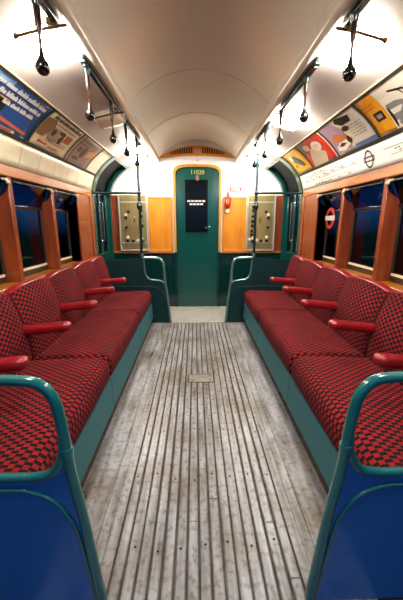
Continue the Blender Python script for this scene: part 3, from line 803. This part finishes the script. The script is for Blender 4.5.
card('f', 'bright red card with a pale figure and a round cream disc', R, 2.655, 3.185, ('ad_scarlet', (200, 44, 26)), [
    ('grey_corner', ('ad_slate', (92, 90, 84)), lambda q: poly(q, R, [(3.18, .50), (3.18, .96), (2.98, .96), (3.04, .62)], .0058)),
    ('pale_figure', ('ad_sand', (198, 178, 146)), lambda q: (poly(q, R, [(3.14, .05), (3.10, .36), (3.02, .60), (2.92, .66), (2.86, .48), (2.78, .34), (2.84, .05)], .0064), blob(q, R, 3.04, .72, .06, .12, .0066))),
    ('cream_disc', ('ad_pale', (222, 214, 196)), lambda q: blob(q, R, 2.86, .62, .085, .17, .007)),
    ('disc_print', ('ad_orange', (196, 100, 60)), lambda q: [words(q, R, 2.91, 2.81, .62, .05, 41, off=.0078, wl=(.02, .04)), words(q, R, 2.91, 2.82, .54, .04, 42, off=.0078, wl=(.02, .04))]),
    ('white_edge', ('ad_white', (236, 230, 214)), lambda q: patch(q, R, 2.66, 2.675, .05, .95, .006)),
])
card('g', 'yellow card with a dark grey drawing beside the right door arch', R, 3.205, 3.64, ('ad_amber', (236, 176, 40)), [
    ('dark_drawing', ('ad_slate', (92, 90, 84)), lambda q: (poly(q, R, [(3.52, .50), (3.50, .70), (3.42, .78), (3.36, .60), (3.30, .36), (3.36, .24), (3.44, .34)], .0064), blob(q, R, 3.53, .34, .03, .07))),
    ('black_shapes', ('ad_black', (24, 20, 22)), lambda q: (poly(q, R, [(3.44, .66), (3.40, .74), (3.33, .40), (3.37, .36)], .007), blob(q, R, 3.33, .30, .025, .07, .007))),
    ('pale_text', ('ad_white', (236, 230, 214)), lambda q: blob(q, R, 3.52, .68, .03, .10, .0068)),
])
# card rails and dividers
for s in (-1, 1):
    sd = 'left' if s < 0 else 'right'
    r = None
    for nm, t0, t1 in (('lower_rail', -.03, .045), ('upper_rail', .955, 1.0)):
        m = MB(); m.loft([[card_pt(s, y, t0, .0), card_pt(s, y, t0, .010), card_pt(s, y, t1, .010), card_pt(s, y, t1, .0)] for y in (.3, 3.645)]); 
        q = m.build(nm if r else 'trim_%d' % tn, bpy.data.materials.get('dark_card_rail') or mat('dark_card_rail', (44, 48, 42), .35), r, smooth=0)
        if not r: r = q; r['kind'] = 'structure'; tn += 1
    m = MB(); m.loft([[panel_pt(s, y, -.02, .001), panel_pt(s, y, -.02, .009), panel_pt(s, y, .025, .009), panel_pt(s, y, .025, .001)] for y in (.3, 3.645)]); m.build('cream_bead', CREAMP, r, smooth=0)
    for yd in ((1.635, 2.215, 2.785, 3.31) if s < 0 else (1.52, 2.085, 2.645, 3.195)):
        m = MB(); m.loft([[card_pt(s, yd - .009, t, .0), card_pt(s, yd - .009, t, .009), card_pt(s, yd + .009, t, .009), card_pt(s, yd + .009, t, .0)] for t in [.04 + .92 * i / 8 for i in range(9)]]); m.build('divider', bpy.data.materials['dark_card_rail'], r, smooth=30)

# line diagram on the right, plain jointed cream strip on the left
r = thing('line_diagram', 'white route diagram strip with printed lines and a black roundel over the right windows', 'sign', strip_pt(1, 2.5, 0))
m = MB(); m.grid(lambda u, v: strip_pt(1, 1.0 + 2.62 * u, .06 + .84 * v, .004), 4, 4, flip=True); m.build('panel', mat('diagram_white', (240, 240, 232), .3, coat=.2), r, thick=.001)
ROUT = [(1.05, 2.08, .62, 0), (1.35, 2.02, .38, 1), (2.42, 3.05, .50, 1), (2.62, 3.5, .66, 0), (2.5, 3.2, .30, 0), (2.9, 3.58, .44, 1)]
for a, b, t, k in ROUT:
    m = MB(); m.add([strip_pt(1, a, t, .0052), strip_pt(1, b, t, .0052), strip_pt(1, b, t + .022, .0052), strip_pt(1, a, t + .022, .0052)], [(0, 1, 2, 3)]); m.build('route_line', col('route_grey' if k else 'route_green', (120, 124, 120) if k else (120, 146, 120)), r, smooth=0)
def stn(*a, **k):
    q = MB(); words(q, *a, **k); q.build('station_name', col('print_grey', (96, 92, 84)), r, smooth=0)
for i, (a, b, t, k) in enumerate(ROUT):
    y = a + .03
    while y < b - .08:
        stn(1, y + .05, y, t + (.05 if k else -.10), .06, 60 + i * 9 + int(y * 10), off=.0055, fn=strip_pt, wl=(.02, .05)); y += .17
stn(1, 3.30, 2.95, .74, .09, 90, off=.0055, fn=strip_pt, wl=(.03, .06), gap=.03)
stn(1, 3.24, 2.92, .16, .09, 91, off=.0055, fn=strip_pt, wl=(.03, .06), gap=.03)
m = MB(); yc, tc_, n = 2.262, .50, 32
ring = lambda rr: [strip_pt(1, yc + rr * math.cos(2 * PI * i / n), tc_ + rr / .152 * math.sin(2 * PI * i / n), .0056) for i in range(n)]
a, b = ring(.052), ring(.040); m.add(a + b, [(i, (i + 1) % n, n + (i + 1) % n, n + i) for i in range(n)])
for t0, t1 in ((.40, .45), (.55, .60)):
    m.add([strip_pt(1, yc - .066, t0, .006), strip_pt(1, yc + .066, t0, .006), strip_pt(1, yc + .066, t1, .006), strip_pt(1, yc - .066, t1, .006)], [(0, 1, 2, 3)])
for y_ in (yc - .066, yc + .058):
    m.add([strip_pt(1, y_, .40, .006), strip_pt(1, y_ + .008, .40, .006), strip_pt(1, y_ + .008, .60, .006), strip_pt(1, y_, .60, .006)], [(0, 1, 2, 3)])
m.build('roundel', col('print_black', (30, 26, 24)), r, smooth=0)
r = thing('cove_panel', 'plain cream panel strip with upright joints over the left windows', 'panel', strip_pt(-1, 2.3, 0))
m = MB(); m.grid(lambda u, v: strip_pt(-1, 1.0 + 2.62 * u, .04 + .90 * v, .004), 4, 4); m.build('panel', COVE, r, thick=.001)
for i in range(9):
    y = 1.43 + .25 * i
    m = MB(); m.add([strip_pt(-1, y - .0025, .04, .0052), strip_pt(-1, y + .0025, .04, .0052), strip_pt(-1, y + .0025, .94, .0052), strip_pt(-1, y - .0025, .94, .0052)], [(0, 1, 2, 3)]); m.build('joint', col('joint_grey', (150, 138, 112)), r, smooth=0)

# red ring sign on the third right-hand window
r = thing('window_sign', 'round red ring sign with a white bar on the right window by the doorway', 'sign', (XG - .024, 3.06, 1.235), None)
n = 32; m = MB()
ring = lambda rr, xx: [(xx, 3.06 + rr * math.cos(2 * PI * i / n), 1.235 + rr * math.sin(2 * PI * i / n)) for i in range(n)]
xs = XG - .0255
rows = [ring(.098, xs), ring(.098, xs + .004), ring(.066, xs + .004), ring(.066, xs), ring(.098, xs)]
m.loft(rows, caps=False); m.build('ring', mat('faded_red', (176, 40, 22), .4), r)
m = MB(); m.box(xs - .002, xs + .003, 2.955, 3.165, 1.215, 1.258); m.build('bar', mat('faded_white', (200, 180, 170), .4), r)

# trap plate in the floor
r = thing('floor_plate', 'small rectangular metal plate let into the floor boards', 'plate', (.01, 2.27, 0))
m = MB(); m.box(-.085, .105, 2.21, 2.33, .0005, .003); m.build('plate', noisy('worn_plate', [(.3, (130, 122, 112)), (.7, (164, 158, 148))], ns=12, rough=.35, metal=.4), r, bevel=.001)
m = MB()
for a in ((-.092, .112, 2.203, 2.21), (-.092, .112, 2.33, 2.337), (-.092, -.085, 2.21, 2.33), (.105, .112, 2.21, 2.33)): m.box(a[0], a[1], a[2], a[3], .0005, .0022)
m.build('surround', DARK, r, smooth=0)
m = MB()
for a in (-.06, .08):
    for b in (2.235, 2.305): m.disc((a, b, .003), (0, 0, 1), .008, .001, 10)
m.build('screws', DARK, r, smooth=0)
